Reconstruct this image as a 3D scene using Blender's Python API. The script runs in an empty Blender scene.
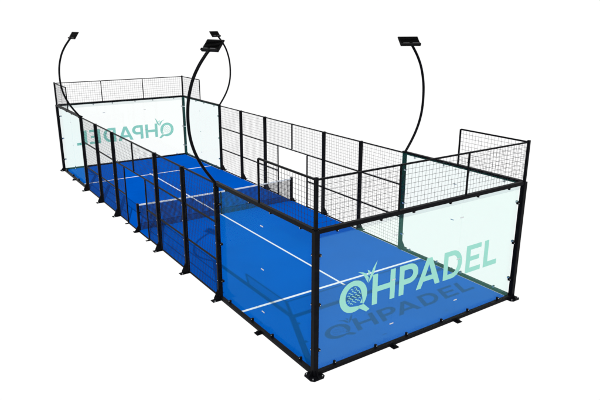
import bpy, bmesh, math, random
from mathutils import Vector, Matrix
random.seed(7)
R = math.radians
scene = bpy.context.scene
C = scene.collection

# ------------------------------------------------------------------ camera
cam_d = bpy.data.cameras.new('camera')
cam = bpy.data.objects.new('camera', cam_d); C.objects.link(cam)
cam.location = (-5.99748, -8.27262, 6.70158)
cam.rotation_mode = 'XYZ'
cam.rotation_euler = (1.27461, -0.00149, -0.59685)
cam_d.sensor_fit = 'HORIZONTAL'; cam_d.sensor_width = 36
cam_d.lens = 589.0346 / 600 * 36
cam_d.clip_start = 0.1; cam_d.clip_end = 500
scene.camera = cam

# ------------------------------------------------------------------ light: a plain white studio surround and one hard key light
w = bpy.data.worlds.new('World'); scene.world = w; w.use_nodes = True
bg = w.node_tree.nodes['Background']
bg.inputs['Color'].default_value = (1, 1, 1, 1); bg.inputs['Strength'].default_value = 1.01
sd = bpy.data.lights.new('sun', 'SUN'); sd.energy = 4.0; sd.angle = R(0.6); sd.color = (1, .985, .96)
sun = bpy.data.objects.new('sun', sd); C.objects.link(sun)
sun.rotation_euler = Vector((.313, .74, -1)).to_track_quat('-Z', 'Y').to_euler()
sun.location = (-5, -8, 14)
scene.view_settings.view_transform = 'Standard'
scene.view_settings.look = 'None'
scene.view_settings.exposure = 0
scene.view_settings.gamma = 1

# ------------------------------------------------------------------ materials
def new_mat(name):
    m = bpy.data.materials.new(name); m.use_nodes = True
    nt = m.node_tree; nt.nodes.clear()
    out = nt.nodes.new('ShaderNodeOutputMaterial')
    return m, nt, out
def principled(name, col, rough=.5, metal=0, spec=.5, noise=0, nscale=20, bump=0, bscale=200):
    m, nt, out = new_mat(name)
    p = nt.nodes.new('ShaderNodeBsdfPrincipled'); nt.links.new(p.outputs[0], out.inputs[0])
    p.inputs['Base Color'].default_value = (*col, 1)
    p.inputs['Roughness'].default_value = rough; p.inputs['Metallic'].default_value = metal
    p.inputs['Specular IOR Level'].default_value = spec
    tc = nt.nodes.new('ShaderNodeTexCoord')
    if noise:
        n = nt.nodes.new('ShaderNodeTexNoise'); n.inputs['Scale'].default_value = nscale; n.inputs['Detail'].default_value = 6
        nt.links.new(tc.outputs['Object'], n.inputs['Vector'])
        r = nt.nodes.new('ShaderNodeValToRGB')
        r.color_ramp.elements[0].position = .3; r.color_ramp.elements[1].position = .7
        r.color_ramp.elements[0].color = (*[c * (1 - noise) for c in col], 1)
        r.color_ramp.elements[1].color = (*[min(1, c * (1 + noise)) for c in col], 1)
        nt.links.new(n.outputs['Fac'], r.inputs['Fac']); nt.links.new(r.outputs[0], p.inputs['Base Color'])
    if bump:
        n2 = nt.nodes.new('ShaderNodeTexNoise'); n2.inputs['Scale'].default_value = bscale; n2.inputs['Detail'].default_value = 3
        nt.links.new(tc.outputs['Object'], n2.inputs['Vector'])
        b = nt.nodes.new('ShaderNodeBump'); b.inputs['Strength'].default_value = bump; b.inputs['Distance'].default_value = .01
        nt.links.new(n2.outputs['Fac'], b.inputs['Height']); nt.links.new(b.outputs[0], p.inputs['Normal'])
    return m
M = {}
M['black'] = principled('black_powder_coat', (.0026, .0027, .0036), .42, 0, .035, .35, 9, .05, 400)
M['wire'] = principled('black_wire', (.010, .010, .013), .5, 0, .1)
M['netcord'] = principled('net_cord', (.012, .012, .02), .8, 0, .1)
M['steel'] = principled('bolt_steel', (.62, .63, .65), .3, .9, .5)
M['housing'] = principled('lamp_housing', (.003, .003, .0032), .5, 0, .05, .3, 14)
M['trim'] = principled('dull_trim', (.09, .09, .095), .5, .3, .3)
M['lens'] = principled('lamp_lens', (.30, .31, .33), .15, 0, .5)
M['tape'] = principled('net_tape', (.38, .41, .44), .7, 0, .2, .04, 6)
M['line'] = principled('line_paint', (.46, .49, .54), .85, 0, .1, .06, 14, .3, 260)
M['base'] = principled('turf_backing', (.02, .02, .025), .8, 0, .1)

def turf_mat():
    m, nt, out = new_mat('blue_turf')
    p = nt.nodes.new('ShaderNodeBsdfPrincipled'); nt.links.new(p.outputs[0], out.inputs[0])
    p.inputs['Roughness'].default_value = .9; p.inputs['Specular IOR Level'].default_value = .0
    tc = nt.nodes.new('ShaderNodeTexCoord')
    n1 = nt.nodes.new('ShaderNodeTexNoise'); n1.inputs['Scale'].default_value = .55; n1.inputs['Detail'].default_value = 5
    n2 = nt.nodes.new('ShaderNodeTexNoise'); n2.inputs['Scale'].default_value = 90; n2.inputs['Detail'].default_value = 4
    for n in (n1, n2): nt.links.new(tc.outputs['Object'], n.inputs['Vector'])
    mx = nt.nodes.new('ShaderNodeMath'); mx.operation = 'MULTIPLY_ADD'; mx.inputs[1].default_value = .55
    nt.links.new(n2.outputs['Fac'], mx.inputs[0]); 
    m2 = nt.nodes.new('ShaderNodeMath'); m2.operation = 'MULTIPLY'; m2.inputs[1].default_value = .45
    nt.links.new(n1.outputs['Fac'], m2.inputs[0]); nt.links.new(m2.outputs[0], mx.inputs[2])
    r = nt.nodes.new('ShaderNodeValToRGB')
    r.color_ramp.elements[0].position = .34; r.color_ramp.elements[1].position = .66
    r.color_ramp.elements[0].color = (.0, .044, .262, 1); r.color_ramp.elements[1].color = (.0, .061, .338, 1)
    nt.links.new(mx.outputs[0], r.inputs['Fac']); nt.links.new(r.outputs[0], p.inputs['Base Color'])
    b = nt.nodes.new('ShaderNodeBump'); b.inputs['Strength'].default_value = .35; b.inputs['Distance'].default_value = .01
    nt.links.new(n2.outputs['Fac'], b.inputs['Height']); nt.links.new(b.outputs[0], p.inputs['Normal'])
    return m
M['turf'] = turf_mat()

def glass_mat(name, tint, refl, base, haze=None, hfac=0, graz=.3):
    """toughened glass pane: tinted see-through body, coloured reflection rising at grazing angles, faint diffuse haze painting in reflected light"""
    m, nt, out = new_mat(name)
    t = nt.nodes.new('ShaderNodeBsdfTransparent'); t.inputs[0].default_value = (*tint, 1)
    g = nt.nodes.new('ShaderNodeBsdfGlossy'); g.inputs['Color'].default_value = (*refl, 1); g.inputs['Roughness'].default_value = .02
    lw = nt.nodes.new('ShaderNodeLayerWeight'); lw.inputs['Blend'].default_value = .5
    pw = nt.nodes.new('ShaderNodeMath'); pw.operation = 'POWER'; pw.inputs[1].default_value = 4.5
    nt.links.new(lw.outputs['Facing'], pw.inputs[0])
    ma = nt.nodes.new('ShaderNodeMath'); ma.operation = 'MULTIPLY_ADD'; ma.inputs[1].default_value = graz; ma.inputs[2].default_value = base
    nt.links.new(pw.outputs[0], ma.inputs[0])
    body = t.outputs[0]
    if haze:
        d = nt.nodes.new('ShaderNodeBsdfDiffuse'); d.inputs[0].default_value = (*haze, 1)
        mh = nt.nodes.new('ShaderNodeMixShader'); mh.inputs[0].default_value = hfac
        nt.links.new(t.outputs[0], mh.inputs[1]); nt.links.new(d.outputs[0], mh.inputs[2]); body = mh.outputs[0]
    mx = nt.nodes.new('ShaderNodeMixShader')
    nt.links.new(ma.outputs[0], mx.inputs[0]); nt.links.new(body, mx.inputs[1]); nt.links.new(g.outputs[0], mx.inputs[2])
    nt.links.new(mx.outputs[0], out.inputs[0])
    return m
# both faces of the pane act, so each carries half of the effect
M['end_glass'] = glass_mat('end_wall_glass', (.982, .993, .987), (.4, .95, .75), .008, (.34, .82, .64), .029, .15)
M['far_glass'] = glass_mat('far_wall_glass', (.985, .998, .995), (.7, 1.0, .9), .012, None, 0, .15)
M['side_glass'] = glass_mat('side_wall_glass', (.975, .992, .993), (.3, .75, .75), .006, (.03, .55, .45), .022, .07)

def film_mat(name, col, al):
    m, nt, out = new_mat(name)
    d = nt.nodes.new('ShaderNodeBsdfDiffuse'); d.inputs[0].default_value = (*col, 1)
    tl = nt.nodes.new('ShaderNodeBsdfTranslucent'); tl.inputs[0].default_value = (*[c * .95 for c in col], 1)
    t = nt.nodes.new('ShaderNodeBsdfTransparent'); t.inputs[0].default_value = (*[min(1, c * 1.3) for c in col], 1)
    a = nt.nodes.new('ShaderNodeMixShader'); a.inputs[0].default_value = .35
    nt.links.new(d.outputs[0], a.inputs[1]); nt.links.new(tl.outputs[0], a.inputs[2])
    b = nt.nodes.new('ShaderNodeMixShader'); b.inputs[0].default_value = al
    nt.links.new(t.outputs[0], b.inputs[1]); nt.links.new(a.outputs[0], b.inputs[2])
    nt.links.new(b.outputs[0], out.inputs[0])
    return m
M['rail_refl'] = glass_mat('rail_reflection_tint', (.90, .93, .93), (.3, .5, .5), .02)  # reflection under the top rail, put into a darker glass tint
M['film'] = film_mat('mint_film', (.32, .62, .545), .92)

# ------------------------------------------------------------------ mesh helpers
def bm_new(): return bmesh.new()
def box(bm, c, s, rot=None, bevel=0):
    mat = Matrix.Translation(Vector(c))
    if rot is not None: mat = mat @ rot
    mat = mat @ Matrix.Diagonal((*s, 1))
    r = bmesh.ops.create_cube(bm, size=1, matrix=mat)
    if bevel:
        es = list({e for v in r['verts'] for e in v.link_edges})
        bmesh.ops.bevel(bm, geom=es, offset=bevel, segments=2, affect='EDGES', profile=.6)
def bar(bm, a, b, t, n=4):
    """thin round or square rod from a to b"""
    a = Vector(a); b = Vector(b); d = b - a
    rot = d.to_track_quat('Z', 'Y').to_matrix().to_4x4()
    mat = Matrix.Translation((a + b) / 2) @ rot
    bmesh.ops.create_cone(bm, cap_ends=True, segments=n, radius1=t / 2, radius2=t / 2, depth=d.length, matrix=mat)
def tube(bm, pts, r, n=14):
    pts = [Vector(p) for p in pts]; rings = []
    up = Vector((0, 1, 0))
    for i, p in enumerate(pts):
        d = (pts[min(i + 1, len(pts) - 1)] - pts[max(i - 1, 0)]).normalized()
        s = d.cross(up).normalized(); u = s.cross(d)
        rings.append([bm.verts.new(p + (s * math.cos(2 * math.pi * k / n) + u * math.sin(2 * math.pi * k / n)) * r) for k in range(n)])
    for a, b in zip(rings, rings[1:]):
        for k in range(n): bm.faces.new((a[k], a[(k + 1) % n], b[(k + 1) % n], b[k]))
    bm.faces.new(rings[0][::-1]); bm.faces.new(rings[-1])
def prism(bm, pts, axis, lo, hi):
    """extrude a 2D outline between lo and hi along axis (0 x, 1 y, 2 z)"""
    def P(p, h):
        q = list(p); q.insert(axis, h); return Vector(q)
    a = [bm.verts.new(P(p, lo)) for p in pts]; b = [bm.verts.new(P(p, hi)) for p in pts]
    n = len(pts)
    bm.faces.new(a); bm.faces.new(b[::-1])
    for i in range(n): bm.faces.new((a[i], b[i], b[(i + 1) % n], a[(i + 1) % n]))
def obj(name, bm, mat, parent=None, loc=None, smooth=False):
    bmesh.ops.recalc_face_normals(bm, faces=bm.faces[:])
    me = bpy.data.meshes.new(name); bm.to_mesh(me); bm.free()
    me.materials.append(M[mat])
    if smooth:
        for p in me.polygons: p.use_smooth = True
    o = bpy.data.objects.new(name, me); C.objects.link(o)
    if parent: o.parent = parent
    if loc: o.location = loc
    return o
def thing(name, label, cat, loc=(0, 0, 0), rotz=0, group=None):
    o = bpy.data.objects.new(name, None); C.objects.link(o)
    o.empty_display_size = .3
    o.location = loc; o.rotation_euler = (0, 0, rotz)
    o['label'] = label; o['category'] = cat; o['kind'] = 'thing'
    if group: o['group'] = group
    return o
def dup(root, loc, rotz, label, swap=None):
    def cp(o, parent):
        c = o.copy(); C.objects.link(c); c.parent = parent
        for ch in list(o.children): cp(ch, c)
        return c
    r = cp(root, None); r.location = loc; r.rotation_euler = (0, 0, rotz); r['label'] = label
    return r
_cache = {}
def bolts(parent, items, r=.013, h=.016):
    for c, axis in items:
        k = (axis, r, h)
        if k not in _cache:
            bm = bm_new(); bolt_bm(bm, (0, 0, 0), axis, r, h)
            o = obj('bolt', bm, 'steel', parent); _cache[k] = o.data
        else:
            o = bpy.data.objects.new('bolt', _cache[k]); C.objects.link(o); o.parent = parent
        o.location = c
def clamp(parent, c, size, baxis, boff):
    k = ('clamp', tuple(size), baxis, tuple(boff))
    if k not in _cache:
        bm = bm_new(); box(bm, (0, 0, 0), size, bevel=.003)
        n0 = len(bm.faces); bolt_bm(bm, boff, baxis, .011, .012)
        bm.faces.ensure_lookup_table()
        for f in bm.faces[n0:]: f.material_index = 1
        o = obj('clamp', bm, 'black', parent); o.data.materials.append(M['steel']); _cache[k] = o.data
    else:
        o = bpy.data.objects.new('clamp', _cache[k]); C.objects.link(o); o.parent = parent
    o.location = c
def struct(o): o['kind'] = 'structure'; return o

def flat_shape(name, loops, depth, mat, parent, loc, rot):
    """2D outlines (with holes) filled by a curve and turned into one thin mesh"""
    cu = bpy.data.curves.new(name, 'CURVE'); cu.dimensions = '2D'; cu.fill_mode = 'BOTH'; cu.extrude = depth / 2
    for lp in loops:
        sp = cu.splines.new('POLY'); sp.points.add(len(lp) - 1)
        for i, p in enumerate(lp): sp.points[i].co = (p[0], p[1], 0, 1)
        sp.use_cyclic_u = True
    tmp = bpy.data.objects.new('tmp_curve', cu); C.objects.link(tmp)
    dg = bpy.context.evaluated_depsgraph_get()
    me = bpy.data.meshes.new_from_object(tmp.evaluated_get(dg)); me.name = name
    bpy.data.objects.remove(tmp); bpy.data.curves.remove(cu)
    me.materials.clear(); me.materials.append(M[mat])
    o = bpy.data.objects.new(name, me); C.objects.link(o); o.parent = parent
    o.location = loc; o.rotation_euler = rot
    return o

# ------------------------------------------------------------------ court floor
W, L = 6.0, 20.0
bm = bm_new(); prism(bm, [(.02, .02), (W - .02, .02), (W - .02, 4.0), (W + .04, 4.0), (W + .04, 16.0), (W - .02, 16.0), (W - .02, L - .02), (.02, L - .02), (.02, 16.0), (-.04, 16.0), (-.04, 4.0), (.02, 4.0)], 2, -.024, 0); struct(obj('court_ground', bm, 'turf'))
LW = .06
def line(cx, cy, sx, sy):
    bm = bm_new(); box(bm, (cx, cy, .003), (sx, sy, .006)); return struct(obj('court_line', bm, 'line'))
line(W / 2, 3.05, W - .05, LW + .015)
line(W / 2, 16.95, W - .05, LW + .015)
line(W / 2, (2.85 + 3.0175) / 2, LW, 3.0175 - 2.85)           # centre tick beyond the near service line
line(W / 2, (16.9825 + 17.15) / 2, LW, 17.15 - 16.9825)
line(W / 2, 10, LW, 16.9175 - 3.0825)

# ------------------------------------------------------------------ small hardware
def bolt_bm(bm, c, axis, r=.014, h=.02):
    rot = {0: Matrix.Rotation(R(90), 4, 'Y'), 1: Matrix.Rotation(R(90), 4, 'X'), 2: Matrix.Identity(4)}[axis]
    bmesh.ops.create_cone(bm, cap_ends=True, segments=8, radius1=r, radius2=r * .85, depth=h, matrix=Matrix.Translation(Vector(c)) @ rot)

def wires(bm, u0, u1, z0, z1, put, pu=.1, pz=.1, t=.006):
    nu = max(1, round((u1 - u0) / pu)); nz = max(1, round((z1 - z0) / pz))
    for i in range(nu + 1):
        u = u0 + (u1 - u0) * i / nu; bar(bm, put(u, z0, 0), put(u, z1, 0), t)
    for j in range(nz + 1):
        z = z0 + (z1 - z0) * j / nz; bar(bm, put(u0, z, t * .8), put(u1, z, t * .8), t)

WT = .0066
def mesh_panel(parent, u0, u1, z0, z1, put, frame=(1, 1, 1, 1), ft=.03):
    """welded wire panel; frame flags = left, right, bottom, top bars"""
    bm = bm_new(); wires(bm, u0 + .01, u1 - .01, z0 + .01, z1 - .01, put, t=WT)
    p = obj('mesh_panel', bm, 'wire', parent)
    if any(frame):
        bm = bm_new()
        def fb(ua, za, ub, zb):
            a = Vector(put(ua, za, 0)); b = Vector(put(ub, zb, 0)); c = (a + b) / 2; s = b - a
            box(bm, c, [max(abs(k), ft) for k in s], bevel=.003)
        if frame[0]: fb(u0, z0, u0, z1)
        if frame[1]: fb(u1, z0, u1, z1)
        if frame[2]: fb(u0 + ft / 2 * frame[0], z0, u1 - ft / 2 * frame[1], z0)
        if frame[3]: fb(u0 + ft / 2 * frame[0], z1, u1 - ft / 2 * frame[1], z1)
        obj('panel_frame', bm, 'black', p)
    return p

# ------------------------------------------------------------------ lettering outlines in metres (u along the wall, v = height)
def ell(cx, cy, rx, ry, n=48, a0=0, a1=360):
    return [(cx + rx * math.cos(R(a0 + (a1 - a0) * i / n)), cy + ry * math.sin(R(a0 + (a1 - a0) * i / n))) for i in range(n + (0 if a1 - a0 == 360 else 1))]
B, T = 1.07, 1.75
LET = {
 'H': [[(1.42, B), (1.56, B), (1.56, 1.345), (1.91, 1.345), (1.91, B), (2.05, B), (2.05, T), (1.91, T), (1.91, 1.465), (1.56, 1.465), (1.56, T), (1.42, T)]],
 'A': [[(2.68, B), (2.83, B), (2.895, 1.215), (3.205, 1.215), (3.27, B), (3.425, B), (3.135, T), (2.975, T)],
       [(2.945, 1.33), (3.155, 1.33), (3.052, 1.60)]],
 'E': [[(4.26, B), (4.78, B), (4.78, 1.185), (4.405, 1.185), (4.405, 1.355), (4.72, 1.355), (4.72, 1.465), (4.405, 1.465), (4.405, 1.635), (4.77, 1.635), (4.77, T), (4.26, T)]],
 'L': [[(4.89, B), (5.37, B), (5.37, 1.195), (5.035, 1.195), (5.035, T), (4.89, T)]],
}
LET['P'] = [[(2.17, B), (2.31, B), (2.31, 1.295), (2.46, 1.295)] + ell(2.46, 1.5225, .26, .2275, 20, -90, 90) + [(2.17, T)],
            [(2.31, 1.42), (2.45, 1.42)] + ell(2.45, 1.525, .12, .105, 16, -90, 90) + [(2.31, 1.63)]]
LET['D'] = [[(3.52, B), (3.79, B)] + ell(3.80, 1.41, .325, .34, 24, -90, 90) + [(3.52, T)],
            [(3.66, 1.19), (3.79, 1.19)] + ell(3.80, 1.41, .185, .22, 20, -90, 90) + [(3.66, 1.63)]]
# the Q ring with its tail
qo = ell(.925, 1.40, .355, .345, 60)
LET['Q'] = [qo, [(1.175, 1.155), (1.165, 1.30)] + ell(.925, 1.405, .205, .225, 40, 5, 250) + [(1.0, 1.165)]]
TAIL = [[(1.08, 1.165), (1.20, 1.165), (1.36, 1.01), (1.27, .975), (1.05, 1.12)]]
TICK = [[(1.30, 1.60), (1.345, 1.75), (1.42, 1.90), (1.53, 2.05), (1.44, 1.78), (1.36, 1.66)],
        [(1.285, 1.62), (1.16, 1.83), (1.02, 1.915), (1.16, 1.872), (1.24, 1.83), (1.315, 1.72)],
        [(1.315, 1.755), (1.275, 1.90), (1.35, 1.86), (1.335, 1.80)]]

def lettering(parent, y):
    """mint vinyl film on the outer face of the end wall; letters read from outside"""
    up = (R(90), 0, 0)
    g = {}
    for k, lp in LET.items():
        if k == 'Q': continue
        flat_shape('letter', [[(u - 3, v) for u, v in l] for l in lp], .002, 'film', parent, (0, y, 0), up)
    q = flat_shape('letter', [[(u - 3, v) for u, v in l] for l in LET['Q']], .002, 'film', parent, (0, y, 0), up)
    e = flat_shape('letter_tail', [[(u - 3, v) for u, v in l] for l in TAIL], .002, 'film', q, (0, 0, -.0), (0, 0, 0))
    e.location = (0, 0, .0035)
    # wavy strings of the racket: short slanted wave strokes
    loops = []
    for j in range(7):
        for i in range(4):
            cu = .765 + i * .088 + (.03 if j % 2 else 0); cv = 1.235 + j * .052 + i * .016
            if ((cu + .03 - .93) / .185) ** 2 + ((cv - 1.41) / .20) ** 2 > 1: continue
            top = [(cu + k * .012, cv + .013 * math.sin(k * 1.05) + .009) for k in range(6)]
            bot = [(cu + k * .012, cv + .013 * math.sin(k * 1.05) - .008) for k in range(5, -1, -1)]
            loops.append(top + bot)
    loops.append([(1.10, 1.215), (1.165, 1.20), (1.155, 1.31)])
    flat_shape('racket_emblem', [[(u - 3, v) for u, v in l] for l in loops], .002, 'film', parent, (0, y, 0), up)
    flat_shape('tick_emblem', [[(u - 3, v) for u, v in l] for l in TICK], .002, 'film', parent, (0, y, 0), up)

# ------------------------------------------------------------------ end wall (outer side = local -y, panes at y = -.06)
def end_wall(name, label, loc, rotz, glass):
    t = thing(name, label, 'glass wall', loc, rotz, 'glass end walls of the court')
    yy = -.06
    for sx in (-1, 1):                                          # corner posts on base plates
        x = sx * 3.06
        bm = bm_new(); box(bm, (x, yy, 1.515), (.11, .11, 3.03), bevel=.006)
        p = obj('corner_post', bm, 'black', t)
        bm = bm_new()
        a, c = .17, .06
        prism(bm, [(x - a, yy - a + c), (x - a + c, yy - a), (x + a - c, yy - a), (x + a, yy - a + c), (x + a, yy + a - c), (x + a - c, yy + a), (x - a + c, yy + a), (x - a, yy + a - c)], 2, -.035, -.015)
        obj('base_plate', bm, 'black', p)
        bm = bm_new()                                            # stiffener ribs at the foot
        prism(bm, [(yy - .056, -.015), (yy - .15, -.015), (yy - .056, .12)], 0, x - .006, x + .006); obj('rib', bm, 'black', p)
        bm = bm_new()
        prism(bm, [(x + sx * .056, -.015), (x + sx * .15, -.015), (x + sx * .056, .12)], 1, yy - .006, yy + .006)
        obj('rib', bm, 'black', p)
        bolts(p, [((x + dx * .115, yy + dy * .115, -.006), 2) for dx in (-1, 1) for dy in (-1, 1)], .014, .02)
        # thinner upper post of the mesh
        bm = bm_new(); box(bm, (x, yy, 3.53), (.06, .06, 1.0), bevel=.004)
        obj('upper_post', bm, 'black', t)
    bm = bm_new(); box(bm, (0, yy + .003, 3.0), (6.0, .09, .085), bevel=.004); obj('top_rail', bm, 'black', t)
    bm = bm_new(); box(bm, (0, yy + .003, .022), (6.0, .09, .075), bevel=.004); obj('bottom_rail', bm, 'black', t)
    for x in (-1, 1):                                            # seam feet
        bm = bm_new(); box(bm, (x, yy - .05, -.03), (.16, .20, .014), bevel=.003); box(bm, (x, yy - .09, .0), (.05, .06, .06), bevel=.003)
        obj('foot_bracket', bm, 'black', t)
    for i in range(3):                                           # three panes
        u0 = -2.99 + i * 1.996; u1 = u0 + 1.988
        bm = bm_new(); box(bm, ((u0 + u1) / 2, yy + .062, 1.42), (u1 - u0, .012, 2.83))
        g = obj('glass_panel', bm, glass, t)
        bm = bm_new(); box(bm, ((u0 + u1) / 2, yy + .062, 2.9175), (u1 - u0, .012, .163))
        obj('reflection_band', bm, 'rail_refl', g)  # strip of darker tint painting the reflection below the rail
        for du in (.45, 1.55):                                   # clamps along the rails
            clamp(g, (u0 + du, yy + .029, .088), (.042, .054, .065), 1, (0, -.030, .01))
            clamp(g, (u0 + du, yy + .029, 2.932), (.042, .054, .065), 1, (0, -.030, -.01))
        if i != 1:
            ex = u0 if i == 0 else u1; s = 1 if i == 0 else -1
            for z in (.5, 1.48, 2.5): clamp(g, (ex + s * .03, yy + .027, z), (.085, .056, .05), 1, (s * .02, -.031, 0))
    for x in (-.996, 1.0):                                         # plates joining panes at the seams
        for z in (.47, 1.5, 2.5):
            bm = bm_new(); box(bm, (x, yy + .053, z), (.11, .004, .024))
            for dx in (-.04, .04): bolt_bm(bm, (x + dx, yy + .048, z), 1, .013, .008)
            obj('seam_plate', bm, 'steel', t)
    for i in range(3):                                           # mesh above the glass
        u0 = -3.0 + i * 2; u1 = u0 + 2
        fr = (0, i < 2, 0, 1)
        mesh_panel(t, u0 - (.028 if i == 0 else 0), u1 + (.028 if i == 2 else 0), 3.045, 3.985, lambda u, z, d: (u, yy - d, z), fr, .034)
    return t
near_wall = end_wall('glass_end_wall', 'nearest glass end wall, mint lettering readable over the blue court, wire mesh on top', (3, 0, 0), 0, 'end_glass')
lettering(near_wall, -.0075)
far_wall = end_wall('glass_end_wall', 'farthest glass end wall, its mint lettering seen mirrored from behind', (3, 20, 0), math.pi, 'far_glass')
lettering(far_wall, -.0075)

# ------------------------------------------------------------------ side glass walls (4 m each, outer side = local -x)
def side_glass(label, loc, rotz, mirror):
    t = thing('glass_side_wall', label, 'glass wall', loc, rotz, 'glass side walls at the court corners')
    s = -1 if mirror else 1                                     # +1: corner at local y = 0, wall runs to +y ; -1: runs to -y
    Yv = lambda y: s * y
    x = -.06
    bm = bm_new(); box(bm, (x + .003, Yv(1.97), 3.0), (.09, 3.93, .085), bevel=.004); obj('top_rail', bm, 'black', t)
    bm = bm_new(); box(bm, (x + .003, Yv(1.97), .022), (.09, 3.93, .075), bevel=.004); obj('bottom_rail', bm, 'black', t)
    bm = bm_new(); box(bm, (x - .05, Yv(2.0), -.03), (.20, .16, .014), bevel=.003); box(bm, (x - .09, Yv(2.0), 0), (.06, .05, .06), bevel=.003)
    obj('foot_bracket', bm, 'black', t)
    for i in range(2):
        y0 = .014 + i * 1.976; y1 = y0 + 1.968
        if i == 1: y1 = 4.03
        bm = bm_new(); box(bm, (x + .062, Yv((y0 + y1) / 2), 1.50), (.012, y1 - y0, 2.99))
        g = obj('glass_panel', bm, 'side_glass', t)
        for du in (.45, 1.55):
            clamp(g, (x + .029, Yv(y0 + du), .088), (.054, .042, .065), 0, (-.030, 0, .01))
            clamp(g, (x + .029, Yv(y0 + du), 2.932), (.054, .042, .065), 0, (-.030, 0, -.01))
        ey = .04 if i == 0 else 3.90; d = .02 if i == 0 else -.02
        for z in (.5, 1.48, 2.5): clamp(g, (x + .027, Yv(ey), z), (.056, .085, .05), 0, (-.031, Yv(d), 0))
    for z in (.47, 1.5, 2.5):
        bm = bm_new(); box(bm, (x + .053, Yv(1.985), z), (.004, .11, .024))
        for dy in (-.04, .04): bolt_bm(bm, (x + .048, Yv(1.985 + dy), z), 0, .013, .008)
        obj('seam_plate', bm, 'steel', t)
    # wing of wire mesh, 2 m long, above the first pane
    put = (lambda u, z, d: (x - d, s * u, z))
    mesh_panel(t, .0, 1.99, 3.045, 3.985, put, (0, 1, 0, 1), .036)
    return t
g_nl = side_glass('glass side wall without lettering over the near left corner of the blue court', (0, 0, 0), 0, False)
g_fl = side_glass('pale glass side wall at the far left corner, beside the mirrored lettering', (0, 20, 0), 0, True)
g_fr = dup(g_nl, (W, 20, 0), math.pi, 'cyan tinted glass side wall at the far right, just behind a curved lamp pole')
g_nr = dup(g_fl, (W, 0, 0), math.pi, 'pale glass side wall at the near right, seen through the lettered end wall')

# ------------------------------------------------------------------ side fences of wire mesh with a gate gap (outer side = local -x)
def side_fence(label, loc, rotz):
    t = thing('mesh_side_fence', label, 'fence', loc, rotz, 'wire mesh side fences')
    x = -.06
    for y in (4, 6, 8, 12, 14, 16):
        bm = bm_new(); box(bm, (x - .01, y, 1.50), (.115, .075, 3.02), bevel=.005)
        p = obj('post', bm, 'black', t)
        bm = bm_new()
        box(bm, (x - .10, y, -.03), (.30, .16, .014), bevel=.003)
        prism(bm, [(x - .062, -.02), (x - .19, -.02), (x - .17, .05), (x - .062, .26)], 1, y - .030, y - .022)
        prism(bm, [(x - .062, -.02), (x - .19, -.02), (x - .17, .05), (x - .062, .26)], 1, y + .022, y + .030)
        box(bm, (x - .075, y, .10), (.014, .05, .25))
        obj('foot_bracket', bm, 'black', p)
        bolts(p, [((x - .072, y, z), 0) for z in (.12, .5, .95, 1.5, 1.95, 2.5, 2.9)], .012, .016)
        bolts(p, [((x - .19, y - .055, -.014), 2)], .014, .02)
    def rail(y0, y1, z, tk=.034):
        bm = bm_new(); box(bm, (x, (y0 + y1) / 2, z), (.035, y1 - y0, tk), bevel=.003); obj('rail', bm, 'black', t)
    for a, b in ((4, 6), (6, 8), (12, 14), (14, 16)):
        for z in (.02, 1.0, 2.0, 2.99): rail(a + .039, b - .039, z)
        for z0, z1 in ((.03, .98), (1.02, 1.98), (2.02, 2.97)):
            mesh_panel(t, a + .04, b - .04, z0, z1, lambda u, z, d: (x - d, u, z), (0, 0, 0, 0))
    for z in (2.0, 2.99): rail(8.039, 9.98 if z > 2.5 else 11.961, z) if z < 2.5 else (rail(8.039, 9.978, z), rail(10.022, 11.961, z))
    bm = bm_new(); box(bm, (x, 10, 2.52), (.045, .042, .98), bevel=.003); obj('thin_post', bm, 'black', t)
    for y0, y1 in ((8.04, 9.975), (10.025, 11.96)):
        mesh_panel(t, y0, y1, 2.02, 2.97, lambda u, z, d: (x - d, u, z), (0, 0, 0, 0))
    for y in (9, 11):                                           # jambs of the open gateway
        bm = bm_new(); box(bm, (x, y, .98), (.04, .04, 1.99), bevel=.003)
        p = obj('gate_jamb', bm, 'black', t)
        bm = bm_new(); box(bm, (x - .04, y, -.03), (.16, .08, .014), bevel=.003); obj('foot_plate', bm, 'black', p)
    for a, b in ((8.039, 8.979), (11.021, 11.961)):
        for z in (.02, 1.0): rail(a, b, z, .035)
        for z0, z1 in ((.03, .98), (1.02, 1.98)):
            mesh_panel(t, a, b, z0, z1, lambda u, z, d: (x - d, u, z), (0, 0, 0, 0))
    bm = bm_new(); box(bm, (x, 10, -.012), (.035, 1.955, .03), bevel=.003); obj('threshold', bm, 'black', t)
    return t
f_l = side_fence('long black wire mesh fence on the left side, in front of the blue turf', (0, 0, 0), 0)
f_r = dup(f_l, (W, 20, 0), math.pi, 'long black wire mesh fence on the right side, against the white background')

# ------------------------------------------------------------------ net
net = thing('tennis_net', 'low black net with a white top band stretched across the middle of the blue court', 'net', (3, 10, 0))
for sx in (-1, 1):
    x = sx * 3.03
    bm = bm_new(); box(bm, (x, 0, .46), (.075, .075, .95), bevel=.006); 
    p = obj('net_post', bm, 'black', net)
    bm = bm_new(); box(bm, (x + sx * .05, 0, -.028), (.30, .16, .014), bevel=.003)
    prism(bm, [(x + sx * .038, -.02), (x + sx * .17, -.02), (x + sx * .038, .18)], 1, -.006, .006); obj('foot_bracket', bm, 'black', p)
    bm = bm_new(); bolt_bm(bm, (x - sx * .045, -.02, .62), 1, .03, .06); obj('winder', bm, 'black', p)
bm = bm_new()
def sag(u): return .90 - .035 * (1 - (u / 3) ** 2)
nu = 132
for i in range(nu + 1):
    u = -2.985 + 5.97 * i / nu; bar(bm, (u, 0, .02), (u, 0, sag(u) - .03), .0135)
for j in range(20):
    f = j / 19
    for k in range(12):
        u0 = -2.985 + 5.97 * k / 12; u1 = -2.985 + 5.97 * (k + 1) / 12
        bar(bm, (u0, .007, .02 + f * (sag(u0) - .06)), (u1, .007, .02 + f * (sag(u1) - .06)), .0135)
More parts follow.
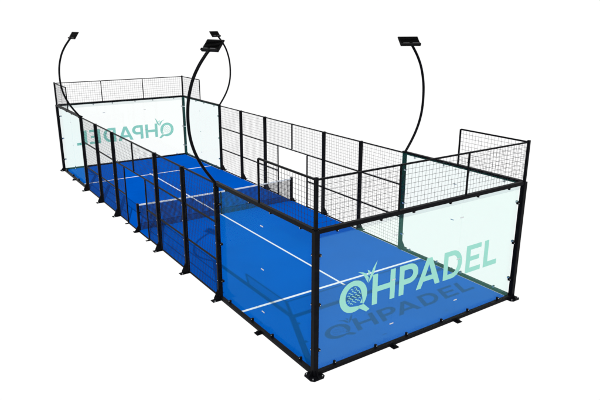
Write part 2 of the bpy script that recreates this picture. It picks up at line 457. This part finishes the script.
obj('net_mesh', bm, 'netcord', net)
bm = bm_new()
for k in range(24):
    u0 = -2.985 + 5.97 * k / 24; u1 = -2.985 + 5.97 * (k + 1) / 24
    vs = []
    for u in (u0, u1):
        vs.append([bm.verts.new((u, y, z)) for y, z in ((-.014, sag(u) - .042), (-.014, sag(u)), (.0, sag(u) + .008), (.014, sag(u)), (.014, sag(u) - .042))])
    a, b = vs
    for i in range(5): bm.faces.new((a[i], a[(i + 1) % 5], b[(i + 1) % 5], b[i]))
bmesh.ops.remove_doubles(bm, verts=bm.verts[:], dist=.0001)
obj('top_band', bm, 'tape', net)
bm = bm_new(); box(bm, (0, -.02, .44), (.05, .004, .84)); obj('centre_strap', bm, 'netcord', net)

# ------------------------------------------------------------------ floodlights on curved poles
def spline(pts, n=10):
    out = []
    P = [Vector(p) for p in pts]; P = [2 * P[0] - P[1]] + P + [2 * P[-1] - P[-2]]
    for i in range(1, len(P) - 2):
        for k in range(n):
            t = k / n; a, b, c, d = P[i - 1], P[i], P[i + 1], P[i + 2]
            out.append(.5 * ((2 * b) + (c - a) * t + (2 * a - 5 * b + 4 * c - d) * t * t + (3 * b - 3 * c + d - a) * t ** 3))
    out.append(P[-2]); return out
HW, HH = .56, .32
def lamp(label, loc, rotz):
    t = thing('floodlight', label, 'lamp', loc, rotz, 'floodlights on curved poles')
    arc = [(-.01, 0, 3.0), (-.13, 0, 3.16), (-.27, 0, 3.36), (-.42, 0, 3.62), (-.54, 0, 3.92), (-.61, 0, 4.25), (-.625, 0, 4.65), (-.585, 0, 5.03), (-.47, 0, 5.42), (-.31, 0, 5.72), (-.13, 0, 5.96), (-.04, 0, 6.06)]
    bm = bm_new(); tube(bm, spline(arc, 5), .036)
    obj('pole', bm, 'black', t, smooth=True)
    bm = bm_new(); box(bm, (-.0, 0, 3.02), (.12, .09, .05), bevel=.005); bolt_bm(bm, (.065, 0, 3.02), 0, .016, .03); obj('pole_bracket', bm, 'black', t)
    bm = bm_new()                                                # head, local: x width, y up the slope, z normal
    box(bm, (0, 0, 0), (HW, HH, .035), bevel=.008)
    for k in range(7): box(bm, (0, -HH / 2 + .05 + k * .036, .03), (HW - .06, .008, .03))
    h = obj('lamp_head', bm, 'housing', t)
    for sx in (-1, 1):
        bm = bm_new(); box(bm, (0, 0, 0), (.235, HH - .05, .006), bevel=.002); obj('lens', bm, 'lens', h, (sx * .132, 0, -.0205))
    bm = bm_new(); box(bm, (0, -HH / 2 + .03, .035), (HW - .004, .05, .04), bevel=.006); obj('driver_box', bm, 'housing', h)
    for sx in (-1, 1):
        bm = bm_new(); box(bm, (0, 0, 0), (.17, .010, .005)); st = obj('strip', bm, 'trim', h); st.location = (sx * .13, -HH / 2 + .045, .058)
    return t, h
def set_head(h, root, wc, yaw, tilt, sc=1.0):
    """aim the head: world centre wc, yaw and tilt in degrees"""
    W_ = Matrix.Translation(Vector(wc)) @ Matrix.Rotation(R(yaw), 4, 'Z') @ Matrix.Rotation(R(tilt), 4, 'X') @ Matrix.Diagonal((sc, sc, sc, 1))
    rm = Matrix.Translation(root.location) @ Matrix.Rotation(root.rotation_euler[2], 4, 'Z')
    h.matrix_local = rm.inverted() @ W_
lab = ['floodlight on curved black pole crossing in front of the cyan glass at the far right',
       'floodlight on a curved black pole at the near right, the one with the widest head',
       'floodlight on a curved black pole at the far left corner, leftmost of the four',
       'smallest floodlight, on a thin curved black pole at the far right end of the court']
t0, h0 = lamp(lab[0], (-.06, 4, 0), 0)
roots = [t0, dup(t0, (W + .06, 4, 0), math.pi, lab[1]), dup(t0, (-.06, 16, 0), 0, lab[2]), dup(t0, (W + .06, 16, 0), math.pi, lab[3])]
aim = [((0, 4.0, 6.16), -75, 50, 1), ((6.0, 4.0, 6.15), -20, 42, 1.06), ((0, 16, 6.13), -80, 55, .97), ((5.99, 16, 6.12), 20, 52, .92)]
for r_, a in zip(roots, aim):
    hd = [c for c in r_.children if c.name.startswith('lamp_head')][0]
    set_head(hd, r_, *a)
